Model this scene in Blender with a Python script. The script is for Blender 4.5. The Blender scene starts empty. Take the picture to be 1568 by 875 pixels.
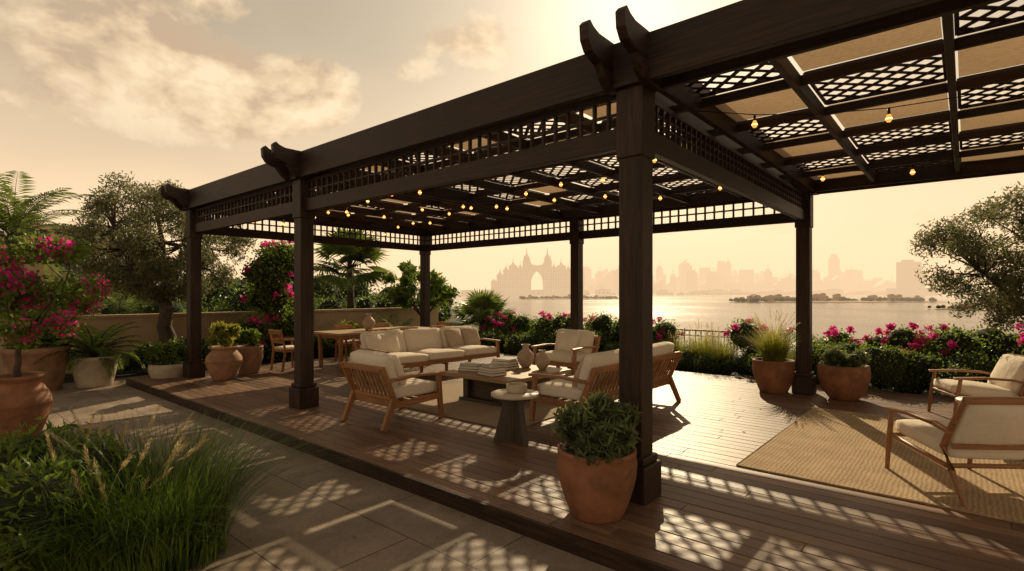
import bpy, bmesh, math, random
import numpy as np
from mathutils import Vector, Matrix
random.seed(7)
rng = np.random.default_rng(7)
scene = bpy.context.scene
COL = scene.collection
R = math.radians

# ------------------------------------------------------------------ materials
def newmat(name):
    m = bpy.data.materials.new(name); m.use_nodes = True
    nt = m.node_tree; b = nt.nodes['Principled BSDF']
    return m, nt, b
def N(nt, t, **kw):
    n = nt.nodes.new(t)
    for k, v in kw.items():
        setattr(n, k, v)
    return n
def ramp(nt, fac, stops):
    r = N(nt, 'ShaderNodeValToRGB')
    el = r.color_ramp.elements
    while len(el) < len(stops): el.new(0.5)
    for e, (p, c) in zip(el, stops):
        e.position = p; e.color = (*c, 1)
    nt.links.new(fac, r.inputs[0]); return r.outputs[0]
def coords(nt, scale=(1, 1, 1), kind='Object'):
    tc = N(nt, 'ShaderNodeTexCoord'); mp = N(nt, 'ShaderNodeMapping')
    mp.inputs['Scale'].default_value = scale
    nt.links.new(tc.outputs[kind], mp.inputs[0]); return mp.outputs[0]
def noise(nt, vec, scale=5, detail=5, rough=.55, dist=0):
    n = N(nt, 'ShaderNodeTexNoise')
    n.inputs['Scale'].default_value = scale; n.inputs['Detail'].default_value = detail
    n.inputs['Roughness'].default_value = rough; n.inputs['Distortion'].default_value = dist
    nt.links.new(vec, n.inputs['Vector']); return n.outputs['Fac']
def mixc(nt, fac, a, b, mode='MIX'):
    n = N(nt, 'ShaderNodeMix', data_type='RGBA', blend_type=mode)
    for i, x in ((0, fac), (6, a), (7, b)):
        if hasattr(x, 'is_output'): nt.links.new(x, n.inputs[i])
        elif isinstance(x, (int, float)): n.inputs[i].default_value = x
        else: n.inputs[i].default_value = (*x, 1)
    return n.outputs[2]
def mth(nt, op, a, b=None, clamp=False):
    n = N(nt, 'ShaderNodeMath', operation=op); n.use_clamp = clamp
    for i, x in ((0, a), (1, b)):
        if x is None: continue
        if hasattr(x, 'is_output'): nt.links.new(x, n.inputs[i])
        else: n.inputs[i].default_value = x
    return n.outputs[0]
def bump(nt, bsdf, h, strength=.3, dist=.01):
    n = N(nt, 'ShaderNodeBump'); n.inputs['Strength'].default_value = strength
    n.inputs['Distance'].default_value = dist
    nt.links.new(h, n.inputs['Height']); nt.links.new(n.outputs[0], bsdf.inputs['Normal'])

def wood(name, c1, c2, axis, rough=.5, island=.35, sc=18, spec=.5):
    m, nt, b = newmat(name)
    s = [sc, sc, sc]; s[axis] = sc * .06
    v = coords(nt, s)
    f = noise(nt, v, 2.2, 5, .62, .6)
    col = ramp(nt, f, [(.3, c1), (.72, c2)])
    g = N(nt, 'ShaderNodeNewGeometry')
    k = mth(nt, 'MULTIPLY_ADD', g.outputs['Random Per Island'], island)
    k.node.inputs[2].default_value = 1 - island / 2
    cc = N(nt, 'ShaderNodeCombineColor')
    for i in range(3): nt.links.new(k, cc.inputs[i])
    col = mixc(nt, 1.0, col, cc.outputs[0], 'MULTIPLY')
    big = noise(nt, coords(nt, (1, 1, 1)), 1.7, 3, .6)
    col = mixc(nt, ramp(nt, big, [(.4, (0, 0, 0)), (.75, (.35, .35, .35))]), col, tuple(x * .55 for x in c1))
    nt.links.new(col, b.inputs['Base Color']); b.inputs['Specular IOR Level'].default_value = spec
    rr = mth(nt, 'MULTIPLY_ADD', f, .3); rr.node.inputs[2].default_value = rough - .15
    nt.links.new(rr, b.inputs['Roughness'])
    bump(nt, b, f, .5, .004)
    return m
def wood3(name, c1, c2, **k): return [wood(name + a, c1, c2, i, **k) for i, a in enumerate('_x _y _z'.split())]
DARK = wood3('dark_stained_wood', (.008, .0048, .0034), (.060, .031, .018), rough=.55, spec=.3)
TEAK = wood3('teak', (.20, .08, .028), (.40, .19, .072), rough=.5, sc=26)
OAK = wood3('oak', (.26, .15, .065), (.46, .285, .14), rough=.55, sc=16)
DECKM = wood('deck_board', (.082, .043, .025), (.245, .14, .082), 0, rough=.5, island=.7, sc=22, spec=.32)
RAFT = wood3('red_brown_wood', (.018, .009, .006), (.06, .03, .018), rough=.55, spec=.3)
BLACKW = wood3('smoked_oak', (.028, .019, .013), (.085, .06, .04), rough=.55)

def fabric(name, c, wr=.35):
    m, nt, b = newmat(name)
    f = noise(nt, coords(nt, (260, 260, 260)), 1, 2, .5)
    big = noise(nt, coords(nt, (1, 1, 1)), 5, 4, .55, .4)
    col = mixc(nt, ramp(nt, f, [(.3, (0, 0, 0)), (.7, (.6, .6, .6))]), c, tuple(x * .72 for x in c))
    col = mixc(nt, ramp(nt, big, [(.35, (0, 0, 0)), (.8, (.3, .3, .3))]), col, tuple(x * .8 for x in c))
    nt.links.new(col, b.inputs['Base Color']); b.inputs['Roughness'].default_value = .95
    b.inputs['Specular IOR Level'].default_value = .15
    h = mth(nt, 'ADD', mth(nt, 'MULTIPLY', big, 6.0), mth(nt, 'MULTIPLY', f, .25))
    bump(nt, b, h, wr, .01)
    return m
CREAM = fabric('cream_linen', (.78, .69, .56))
BEIGE = fabric('beige_linen', (.50, .40, .29))
PAPER = fabric('paper', (.72, .66, .56), .1)

def simple(name, c, rough=.6, var=.4, sc=6, bs=.3, metal=0, bd=.006):
    m, nt, b = newmat(name)
    f = noise(nt, coords(nt), sc, 5, .62, .3)
    g = noise(nt, coords(nt), sc * 7, 3, .6)
    col = ramp(nt, f, [(.28, tuple(x * (1 - var) for x in c)), (.72, tuple(min(1, x * (1 + var * .4)) for x in c))])
    col = mixc(nt, mth(nt, 'MULTIPLY', g, .35), col, tuple(x * .6 for x in c))
    nt.links.new(col, b.inputs['Base Color']); b.inputs['Roughness'].default_value = rough
    b.inputs['Metallic'].default_value = metal
    bump(nt, b, mth(nt, 'ADD', f, g), bs, bd)
    return m
TERRA = simple('terracotta', (.29, .122, .056), .8, .6, 5)
TERRA2 = simple('weathered_terracotta', (.34, .18, .10), .8, .6, 4)
STONEP = simple('pale_stone', (.50, .41, .29), .8, .4, 5)
SOIL = simple('soil', (.045, .03, .018), .95, .5, 12, .8, bd=.02)
PLASTER = simple('plaster', (.44, .31, .18), .85, .25, 2)
METAL = simple('black_metal', (.015, .013, .012), .45, .3, 10, .1, .6)
BARK = simple('bark', (.10, .07, .048), .9, .6, 9, .9, bd=.03)
TRAV = simple('travertine', (.55, .46, .35), .5, .25, 5, .15)
BOOKD = simple('dark_book_cover', (.035, .032, .03), .4, .3, 3, .05)
BOOKB = simple('brown_book_cover', (.16, .10, .06), .5, .3, 3, .05)
SAND = simple('sand', (.42, .30, .19), .9, .25, .05, .2)
ROOFT = simple('clay_roof', (.30, .15, .09), .8, .4, 3)
CERAM = simple('clay_ceramic', (.42, .31, .22), .6, .35, 8, .2)

def canvas():
    m, nt, b = newmat('shade_canvas')
    f = noise(nt, coords(nt, (30, 160, 1)), 1, 3, .6)
    col = ramp(nt, f, [(.3, (.38, .25, .14)), (.7, (.60, .43, .27))])
    nt.links.new(col, b.inputs['Base Color']); b.inputs['Roughness'].default_value = .9
    t = N(nt, 'ShaderNodeBsdfTranslucent'); nt.links.new(col, t.inputs[0])
    mx = N(nt, 'ShaderNodeMixShader'); mx.inputs[0].default_value = .52
    nt.links.new(b.outputs[0], mx.inputs[1]); nt.links.new(t.outputs[0], mx.inputs[2])
    nt.links.new(mx.outputs[0], nt.nodes['Material Output'].inputs[0]); return m
CANVAS = canvas()

def leafmat(name, dark, light, tr=.42, sc=2.2):
    m, nt, b = newmat(name)
    g = N(nt, 'ShaderNodeNewGeometry')
    f = noise(nt, coords(nt), sc, 1, .6)
    k = mth(nt, 'ADD', mth(nt, 'MULTIPLY', f, .9), mth(nt, 'MULTIPLY', g.outputs['Random Per Island'], .5))
    col = ramp(nt, k, [(.42, dark), (.95, light)])
    nt.links.new(col, b.inputs['Base Color']); b.inputs['Roughness'].default_value = .45
    b.inputs['Specular IOR Level'].default_value = .4
    t = N(nt, 'ShaderNodeBsdfTranslucent')
    c2 = mixc(nt, .5, col, tuple(min(1, x * 1.9) for x in light)); nt.links.new(c2, t.inputs[0])
    mx = N(nt, 'ShaderNodeMixShader'); mx.inputs[0].default_value = tr
    nt.links.new(b.outputs[0], mx.inputs[1]); nt.links.new(t.outputs[0], mx.inputs[2])
    nt.links.new(mx.outputs[0], nt.nodes['Material Output'].inputs[0]); return m
L_OLIVE = leafmat('olive_leaf', (.036, .041, .017), (.185, .185, .08))
L_GREEN = leafmat('green_leaf', (.022, .052, .007), (.16, .23, .028))
L_DEEP = leafmat('deep_green_leaf', (.016, .036, .007), (.095, .145, .024))
L_YEL = leafmat('yellow_green_leaf', (.09, .11, .012), (.33, .32, .05))
L_PALM = leafmat('palm_leaf', (.03, .06, .012), (.16, .205, .045))
L_GRASS = leafmat('grass_blade', (.016, .042, .006), (.13, .20, .028), .35, 3.5)
L_STRAW = leafmat('straw', (.28, .19, .08), (.62, .46, .24), .45)
L_PINK = leafmat('pink_bract', (.42, .012, .12), (.85, .06, .30), .5)
L_SAGE = leafmat('sage_leaf', (.04, .058, .02), (.17, .20, .075))
L_DRY = leafmat('dry_leaf', (.12, .07, .03), (.30, .18, .07), .2)
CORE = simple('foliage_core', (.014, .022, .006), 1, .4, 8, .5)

# ------------------------------------------------------------------ geometry
class B:
    def __init__(s): s.v = []; s.f = []; s.m = []; s.s = []
    def add(s, vs, fs, mi=0, smooth=False, M=None):
        o = len(s.v)
        for p in vs:
            p = Vector(p)
            s.v.append(tuple(M @ p) if M else tuple(p))
        for i, f in enumerate(fs):
            s.f.append([o + j for j in f]); s.m.append(mi[i] if isinstance(mi, list) else mi); s.s.append(smooth)
    def box(s, c, d, mi=None, M=None):
        if mi is None: mi = int(np.argmax(d))
        x, y, z = c; a, b, e = d[0] / 2, d[1] / 2, d[2] / 2
        vs = [(x + i * a, y + j * b, z + k * e) for i in (-1, 1) for j in (-1, 1) for k in (-1, 1)]
        s.add(vs, [(0, 1, 3, 2), (4, 6, 7, 5), (0, 4, 5, 1), (2, 3, 7, 6), (0, 2, 6, 4), (1, 5, 7, 3)], mi, False, M)
    def bar(s, p0, p1, w, h, mi=None, up=(0, 0, 1), w2=None, h2=None):
        p0, p1 = Vector(p0), Vector(p1); d = (p1 - p0).normalized()
        u = Vector(up)
        if abs(d.dot(u)) > .98: u = Vector((0, 1, 0))
        x = d.cross(u).normalized(); y = x.cross(d).normalized()
        if mi is None: mi = int(np.argmax([abs(t) for t in d]))
        w2 = w if w2 is None else w2; h2 = h if h2 is None else h2
        vs = []
        for p, ww, hh in ((p0, w, h), (p1, w2, h2)):
            for i, j in ((-1, -1), (1, -1), (1, 1), (-1, 1)): vs.append(p + x * i * ww / 2 + y * j * hh / 2)
        s.add(vs, [(3, 2, 1, 0), (4, 5, 6, 7), (0, 1, 5, 4), (1, 2, 6, 5), (2, 3, 7, 6), (3, 0, 4, 7)], mi)
    def tube(s, pts, rad, n=8, mi=0, smooth=True, cap=True):
        pts = [Vector(p) for p in pts]; vs = []; fs = []
        for i, p in enumerate(pts):
            d = (pts[min(i + 1, len(pts) - 1)] - pts[max(i - 1, 0)])
            d = d.normalized() if d.length > 0 else Vector((0, 0, 1))
            u = Vector((0, 0, 1)) if abs(d.z) < .9 else Vector((0, 1, 0))
            x = d.cross(u).normalized(); y = x.cross(d)
            r = rad[i] if hasattr(rad, '__len__') else rad
            for k in range(n):
                a = 2 * math.pi * k / n
                vs.append(p + x * math.cos(a) * r + y * math.sin(a) * r)
        for i in range(len(pts) - 1):
            for k in range(n):
                k2 = (k + 1) % n
                fs.append((i * n + k, i * n + k2, (i + 1) * n + k2, (i + 1) * n + k))
        if cap: fs.append(tuple(range(n))[::-1]); fs.append(tuple(range((len(pts) - 1) * n, len(pts) * n)))
        s.add(vs, fs, mi, smooth)
    def lathe(s, prof, c=(0, 0, 0), n=40, mi=0, smooth=True, wob=0):
        vs = []; fs = []
        for r, z in prof:
            for k in range(n):
                a = 2 * math.pi * k / n; rr = r * (1 + wob * math.sin(a * 3 + z * 9))
                vs.append((c[0] + rr * math.cos(a), c[1] + rr * math.sin(a), c[2] + z))
        for i in range(len(prof) - 1):
            for k in range(n):
                k2 = (k + 1) % n
                fs.append((i * n + k, i * n + k2, (i + 1) * n + k2, (i + 1) * n + k))
        s.add(vs, fs, mi, smooth)
    def ext(s, poly, a0, a1, mi=0, axis=0, M=None):
        n = len(poly)
        def P(p, a): return {0: (a, p[0], p[1]), 1: (p[0], a, p[1]), 2: (p[0], p[1], a)}[axis]
        vs = [P(p, a0) for p in poly] + [P(p, a1) for p in poly]
        fs = [tuple(range(n)), tuple(range(n, 2 * n))[::-1]] + [(i, (i + 1) % n, n + (i + 1) % n, n + i) for i in range(n)]
        s.add(vs, fs, mi, False, M)
    def blob(s, c, r, mi=0, n=10, m=7, jit=.12):
        vs = []; fs = []
        for i in range(m + 1):
            t = math.pi * i / m
            for k in range(n):
                a = 2 * math.pi * k / n; q = 1 + random.uniform(-jit, jit)
                vs.append((c[0] + r[0] * q * math.sin(t) * math.cos(a), c[1] + r[1] * q * math.sin(t) * math.sin(a), c[2] + r[2] * q * math.cos(t)))
        for i in range(m):
            for k in range(n):
                k2 = (k + 1) % n; fs.append((i * n + k, (i + 1) * n + k, (i + 1) * n + k2, i * n + k2))
        s.add(vs, fs, mi, True)
    def obj(s, name, mats, bevel=0, seg=2, fix=True):
        me = bpy.data.meshes.new(name); me.from_pydata(s.v, [], s.f)
        for m in mats: me.materials.append(m)
        me.polygons.foreach_set('material_index', s.m); me.polygons.foreach_set('use_smooth', s.s)
        me.update()
        if fix:
            bm = bmesh.new(); bm.from_mesh(me); bmesh.ops.recalc_face_normals(bm, faces=bm.faces); bm.to_mesh(me); bm.free()
        o = bpy.data.objects.new(name, me); COL.objects.link(o)
        if bevel:
            md = o.modifiers.new('bevel', 'BEVEL'); md.width = bevel; md.segments = seg; md.limit_method = 'ANGLE'; md.angle_limit = R(40)
        return o

def quadmesh(name, Q, mats, mi=None):
    Q = np.asarray(Q, dtype=np.float32); n = len(Q)
    me = bpy.data.meshes.new(name)
    me.vertices.add(4 * n); me.vertices.foreach_set('co', Q.reshape(-1))
    me.loops.add(4 * n); me.loops.foreach_set('vertex_index', np.arange(4 * n, dtype=np.int32))
    me.polygons.add(n); me.polygons.foreach_set('loop_start', np.arange(0, 4 * n, 4, dtype=np.int32))
    for m in mats: me.materials.append(m)
    if mi is not None: me.polygons.foreach_set('material_index', np.asarray(mi, dtype=np.int32))
    me.update(calc_edges=True); me.validate()
    o = bpy.data.objects.new(name, me); COL.objects.link(o); return o

def group(name, loc, rz, parts):
    e = bpy.data.objects.new(name, None); COL.objects.link(e); e.empty_display_size = .2
    e.location = loc; e.rotation_euler = (0, 0, rz)
    for p in parts: p.parent = e
    return e

def unit(n):
    v = rng.normal(size=(n, 3)); return v / np.linalg.norm(v, axis=1, keepdims=True)
def leafq(c, L, W, dirs=None, jit=.0):
    n = len(c); a = unit(n) if dirs is None else dirs + unit(n) * jit
    a /= np.linalg.norm(a, axis=1, keepdims=True) + 1e-9
    b = np.cross(a, unit(n)); b /= np.linalg.norm(b, axis=1, keepdims=True) + 1e-9
    s = rng.uniform(.65, 1.25, (n, 1)); a = a * L * s / 2; b = b * W * s / 2
    m = c - a * .1
    return np.stack([c - a, m + b, c + a, m - b], axis=1)
def clump_leaves(cs, rs, n, L, W, flat=.8, outb=.5, shell=2.5):
    cs = np.asarray(cs, float); rs = np.asarray(rs, float)
    k = rng.choice(len(cs), n, p=rs**2 / np.sum(rs**2)); u = unit(n)
    r = rs[k] * rng.uniform(0, 1, n)**(1 / shell) * rng.uniform(.85, 1.2, n)
    off = u * r[:, None]; off[:, 2] *= flat
    return leafq(cs[k] + off, L, W, u * outb + np.array([0, 0, .25]), 1.0)

# ------------------------------------------------------------------ plants
def branchy(b, base, fork, crown, cr, ncl, tr, seed, lean=.15, nl=5):
    rd = random.Random(seed)
    base = Vector(base); fork = Vector(fork)
    pts = []; m = 7
    for i in range(m):
        t = i / (m - 1); p = base.lerp(fork, t) + Vector((rd.uniform(-1, 1), rd.uniform(-1, 1), 0)) * lean * tr * 3 * math.sin(t * math.pi)
        pts.append(p)
    b.tube(pts, [tr * (1.55 - .9 * (i / (m - 1))**.6 + (.08 * rd.random())) for i in range(m)], 10)
    cents = []
    limbs = []
    for i in range(nl):
        a = 2 * math.pi * (i + rd.uniform(-.3, .3)) / nl
        q = .55
        tgt = Vector((crown[0] + cr[0] * q * math.cos(a), crown[1] + cr[1] * q * math.sin(a), crown[2] + cr[2] * rd.uniform(-.35, .5)))
        P = []
        for j in range(6):
            t = j / 5
            p = fork.lerp(tgt, t); p.z += -.25 * cr[2] * math.sin(t * math.pi) * .6
            P.append(p + Vector((rd.uniform(-1, 1), rd.uniform(-1, 1), rd.uniform(-1, 1))) * .05 * (0 if j == 0 else 1))
        b.tube(P, [tr * (.62 - .42 * j / 5) for j in range(6)], 7); limbs.append(P)
    for i in range(ncl):
        while True:
            u = Vector((rd.uniform(-1, 1), rd.uniform(-1, 1), rd.uniform(-1, 1)))
            if .35 < u.length < 1: break
        c = Vector((crown[0] + u.x * cr[0], crown[1] + u.y * cr[1], crown[2] + u.z * cr[2]))
        L = min(limbs, key=lambda P: min((p - c).length for p in P[2:]))
        s = min(L[2:], key=lambda p: (p - c).length)
        mid = s.lerp(c, .5) + Vector((rd.uniform(-1, 1), rd.uniform(-1, 1), rd.uniform(-.2, 1))) * .08
        b.tube([s, mid, c], [tr * .16, tr * .1, tr * .04], 5)
        cents.append(tuple(c))
    return cents
def tree(name, loc, fork, crown, cr, ncl, tr, nleaf, L, W, mat, seed, clr=(.22, .42), nl=5):
    b = B(); cents = branchy(b, (0, 0, -.1), fork, crown, cr, ncl, tr, seed, nl=nl)
    t = b.obj('trunk_and_limbs', [BARK], fix=False)
    rs = rng.uniform(clr[0], clr[1], len(cents))
    f = quadmesh('foliage', clump_leaves(cents, rs, nleaf, L, W, .85, .4, 2.0), [mat])
    return group(name, loc, 0, [t, f])

def bush_parts(cx, cy, z0, rx, ry, h, nleaf, L, W, mat, seed, flower=None, ff=.2, ncl=14, core=True):
    rd = random.Random(seed); cs = []; rs = []
    r0 = min(rx, ry, h) * .45
    for i in range(ncl):
        a = rd.uniform(0, 6.283); q = math.sqrt(rd.random()) * .85; zz = rd.random()
        w = (1 - (2 * zz - 1)**2 * .35)
        cs.append((cx + rx * q * w * math.cos(a), cy + ry * q * w * math.sin(a), z0 + r0 * .6 + (h - r0 * 1.2) * zz))
        rs.append(r0 * rd.uniform(.7, 1.15))
    parts = []
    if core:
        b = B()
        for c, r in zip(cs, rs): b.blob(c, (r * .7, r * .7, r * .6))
        parts.append(b.obj('dark_filler', [CORE], fix=False))  # added dark blobs inside the leaf clumps to block gaps, not branches
    q = clump_leaves(cs, rs, nleaf, L, W, .9, .6, 5); mats = [mat]; mi = np.zeros(len(q))
    if flower:
        nf = int(nleaf * ff); k = rng.choice(len(cs), max(2, int(len(cs) * .6)), replace=False)
        kc = rng.choice(k, 80); u = unit(80); u[:, 2] = np.abs(u[:, 2]) * .9
        cc = np.array(cs)[kc] + u * np.array(rs)[kc][:, None] * 1.08
        q2 = clump_leaves(cc, np.full(80, r0 * .24), nf, L * 1.1, L * 1.0, .9, .5, 2)
        q = np.concatenate([q, q2]); mi = np.concatenate([mi, np.ones(nf)]); mats.append(flower)
    parts.append(quadmesh('foliage', q, mats, mi)); return parts
def bush(name, loc, rx, ry, h, nleaf, L, W, mat, seed, flower=None, ff=.2, ncl=14):
    return group(name, loc, 0, bush_parts(0, 0, 0, rx, ry, h, nleaf, L, W, mat, seed, flower, ff, ncl))
def hedge(name, p0, p1, wid, h, dens, L, W, mat, seed, flower=None, ff=.12, var=.25):
    rd = random.Random(seed); p0 = np.array(p0, float); p1 = np.array(p1, float); ln = np.linalg.norm(p1 - p0); r0 = wid * .38
    n = int(ln / r0 * 3.6); cs = []; rs = []
    for i in range(n):
        t = rd.random(); p = p0 + (p1 - p0) * t
        hh = h * (1 - var + var * (.5 + .5 * math.sin(t * ln * 1.9 + seed)) * rd.uniform(.7, 1.2))
        cs.append((p[0] + rd.uniform(-1, 1) * wid * .35, p[1] + rd.uniform(-1, 1) * wid * .35, rd.uniform(.15, 1) * max(.05, hh - r0 * .7)))
        rs.append(r0 * rd.uniform(.65, 1.1))
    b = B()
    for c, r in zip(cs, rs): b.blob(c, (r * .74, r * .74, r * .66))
    k0 = b.obj('dark_filler', [CORE], fix=False)  # dark filler blobs added behind the hedge leaves, no branches modelled
    nl = int(dens * ln); q = clump_leaves(cs, rs, nl, L, W, .9, .6, 5); mats = [mat]; mi = np.zeros(nl)
    if flower:
        nf = int(nl * ff); m = int(ln * 34); kc = rng.choice(n, m); u = unit(m); u[:, 2] = np.abs(u[:, 2])
        cc = np.array(cs)[kc] + u * np.array(rs)[kc][:, None] * 1.05
        cc = cc[cc[:, 2] > h * .42]; cc = cc[np.sin(cc[:, 0] * 2.3 + seed * 2) > -.7]
        q2 = clump_leaves(cc, np.full(len(cc), .075), nf, L * 1.0, L * .9, .9, .5, 2)
        q = np.concatenate([q, q2]); mi = np.concatenate([mi, np.ones(nf)]); mats.append(flower)
    return group(name, (0, 0, 0), 0, [k0, quadmesh('foliage', q, mats, mi)])

def grassq(n, c, r, L0, L1, lean0, lean1, w, seg=4):
    a0 = rng.uniform(0, 6.283, n); rr = r * np.sqrt(rng.random(n))
    base = np.stack([c[0] + rr * np.cos(a0), c[1] + rr * np.sin(a0), np.full(n, c[2])], 1)
    a = a0 + rng.normal(0, .6, n); L = rng.uniform(L0, L1, n); ln = rng.uniform(lean0, lean1, n)
    d = np.stack([np.cos(a), np.sin(a), np.zeros(n)], 1); sd = np.stack([-np.sin(a), np.cos(a), np.zeros(n)], 1)
    def P(t): return base + d * (L * ln * t**1.8)[:, None] + np.array([0, 0, 1]) * (L * (t - .42 * ln * t**2.4))[:, None]
    qs = []
    for i in range(seg):
        t0, t1 = i / seg, (i + 1) / seg; A, Bp = P(t0), P(t1)
        w0 = w * (1 - t0**2) / 2; w1 = w * (1 - t1**2) / 2
        qs.append(np.stack([A - sd * w0, A + sd * w0, Bp + sd * w1, Bp - sd * w1], 1))
    return np.concatenate(qs), P(1.0), P(.8)
def plumes(tips, pre, hairs=70, L=.035, rad=.012):
    n = len(tips); k = np.repeat(np.arange(n), hairs); t = rng.uniform(-.35, 1.0, n * hairs)
    ax = tips - pre; p = pre[k] + ax[k] * t[:, None]
    tt = (t + .35) / 1.35; w = np.sin(np.pi * np.clip(tt, .02, .98))**.6
    u = unit(n * hairs) * w[:, None] * rad
    an = ax / (np.linalg.norm(ax, axis=1, keepdims=True) + 1e-6)
    return leafq(p + u, L, .0035, an[k] + u / rad * .6, .25)
def plume_parts(n, c, r, L0, L1, lean, w, pl, hairs):
    q2, tip, pre = grassq(n, c, r, L0, L1, .08, lean, w)
    pre = tip - (tip - pre) / (np.linalg.norm(tip - pre, axis=1, keepdims=True)) * pl
    return [quadmesh('stems', q2, [L_STRAW]), quadmesh('plumes', plumes(tip, pre, hairs), [L_STRAW])]
def ornamental_grass(name, loc, n, r, L0, L1, lean, w, npl=20, pl=.12, mat=L_GRASS, extra=None, plL=1.15, hairs=70):
    q, _, _ = grassq(n, (0, 0, 0), r, L0, L1, .1, lean, w)
    parts = [quadmesh('blades', q, [mat])] + plume_parts(npl, (0, 0, 0), r * .7, L1 * .85, L1 * plL, lean * .55, w * .6, pl, hairs)
    if extra: parts += extra
    return group(name, loc, 0, parts)

def fan_quads(top, Rr, nf, seed, el0=-.5, el1=1.35, k=12):
    rd = random.Random(seed); Q = []; b = B(); top = Vector(top)
    for i in range(nf):
        az = rd.uniform(0, 6.283); el = el0 + (el1 - el0) * (i / nf) + rd.uniform(-.1, .1)
        d = Vector((math.cos(az) * math.cos(el), math.sin(az) * math.cos(el), math.sin(el)))
        hub = top + d * Rr * .5 - Vector((0, 0, .03))
        b.tube([top, top + d * Rr * .26, hub], [.02, .015, .01], 5)
        side = d.cross(Vector((0, 0, 1))).normalized(); nr = side.cross(d).normalized()
        tw = rd.uniform(-.4, .4); side = (side * math.cos(tw) + nr * math.sin(tw)).normalized(); nr = side.cross(d)
        for j in range(-k, k + 1):
            an = j * 1.75 / k; v = (d * math.cos(an) + side * math.sin(an) - nr * .12 * abs(j) / k).normalized()
            L = Rr * .55 * (1 - .3 * abs(j / k)**2) * rd.uniform(.9, 1.05)
            w = v.cross(nr).normalized() * Rr * .024
            mid = hub + v * L * .5; tip = hub + v * L - Vector((0, 0, L * .22 * rd.uniform(.4, 1.3)))
            Q.append([hub, mid + w, tip, mid - w])
    return np.array([[tuple(p) for p in q] for q in Q]), b
def fan_palm(name, loc, th, Rr, nf, seed, tr=.12, **k):
    Q, b = fan_quads((0, 0, th), Rr, nf, seed, **k)
    b.tube([(0, 0, -.1), (.03, .02, th * .5), (0, 0, th)], [tr * 1.2, tr, tr * .9], 12)
    return group(name, loc, 0, [b.obj('trunk_and_stalks', [BARK], fix=False), quadmesh('fronds', Q, [L_PALM])])
def feather_quads(top, L, nf, seed, e0=.1, e1=1.35, lw=.022, steps=34, ll=.3, droop=1.5):
    rd = random.Random(seed); Q = []; b = B()
    for i in range(nf):
        az = i * 2.399 + rd.uniform(-.2, .2); el = e0 + (e1 - e0) * (i + .5) / nf; LL = L * rd.uniform(.85, 1.1)
        p = Vector(top); hd = Vector((math.cos(az), math.sin(az), 0)); sd = Vector((-math.sin(az), math.cos(az), 0)); P = [p.copy()]
        for j in range(steps):
            t = j / steps; e = el - droop * t**1.3 * (1.15 - el * .35)
            tg = hd * math.cos(e) + Vector((0, 0, math.sin(e))); p = p + tg * LL / steps; P.append(p.copy())
            if j > steps * .1:
                l = LL * ll * math.sin(math.pi * (.08 + .86 * t))**.7
                nr = sd.cross(tg)
                for s in (-1, 1):
                    v = (sd * s * .85 + tg * .65 + nr * (-.18) + Vector((0, 0, -.25))).normalized()
                    v = (v + Vector((rd.uniform(-.1, .1), rd.uniform(-.1, .1), rd.uniform(-.12, .1)))).normalized()
                    w = tg * lw; m = p + v * l * .45
                    Q.append([p, m + w, p + v * l - Vector((0, 0, l * .12)), m - w])
        b.tube(P[::4] + [P[-1]], [.018 * (1 - .8 * a / (len(P[::4]))) for a in range(len(P[::4]) + 1)], 5)
    return np.array([[tuple(x) for x in q] for q in Q]), b
def feather_palm(name, loc, th, L, nf, seed, tr=.14, **k):
    Q, b = feather_quads((0, 0, th), L, nf, seed, **k)
    b.tube([(0, 0, -.1), (.05, 0, th * .5), (0, 0, th)], [tr * 1.25, tr, tr], 12)
    return group(name, loc, 0, [b.obj('trunk_and_stalks', [BARK], fix=False), quadmesh('fronds', Q, [L_PALM])])

def pot_part(r, h, mat, kind='round'):
    b = B()
    if kind == 'round':
        pr = [(0, 0), (r * .62, 0), (r * .66, .01), (r * .84, h * .3), (r * .97, h * .58), (r, h * .78), (r * .97, h * .93), (r * .985, h * .94), (r * .985, h), (r * .88, h), (r * .86, h * .86), (0, h * .86)]
    elif kind == 'bowl':
        pr = [(0, 0), (r * .5, 0), (r * .55, .01), (r * .84, h * .28), (r * .98, h * .6), (r, h * .8), (r * .96, h), (r * .88, h), (r * .87, h * .88), (0, h * .88)]
    elif kind == 'urn':
        pr = [(0, 0), (r * .55, 0), (r * .6, .015), (r * .8, h * .25), (r, h * .50), (r * 1.0, h * .56), (r * 1.012, h * .565), (r * 1.0, h * .59), (r * .95, h * .70), (r * .74, h * .84), (r * .68, h * .88), (r * .68, h * .91), (r * .84, h * .95), (r * .86, h), (r * .7, h), (r * .62, h * .93), (0, h * .92)]
    else:
        pr = [(0, 0), (r * .72, 0), (r * .74, .01), (r * .9, h * .5), (r * .95, h * .86), (r, h * .88), (r, h), (r * .88, h), (r * .87, h * .9), (0, h * .9)]
    b.lathe(pr, n=48, wob=.004)
    s = B(); s.lathe([(r * .84 if kind != 'urn' else r * .6, h * .93), (r * .4, h * .95), (0, h * .955)], n=24)
    return [b.obj('pot', [mat]), s.obj('soil', [SOIL])]
def potted_bush(name, loc, r, h, pm, kind, fr, fh, nleaf, L, W, lm, seed, flower=None, ff=.2, z0=None):
    parts = pot_part(r, h, pm, kind) + bush_parts(0, 0, h * .92 if z0 is None else z0, fr, fr, fh, nleaf, L, W, lm, seed, flower, ff, 12, True)
    return group(name, loc, 0, parts)

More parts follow.
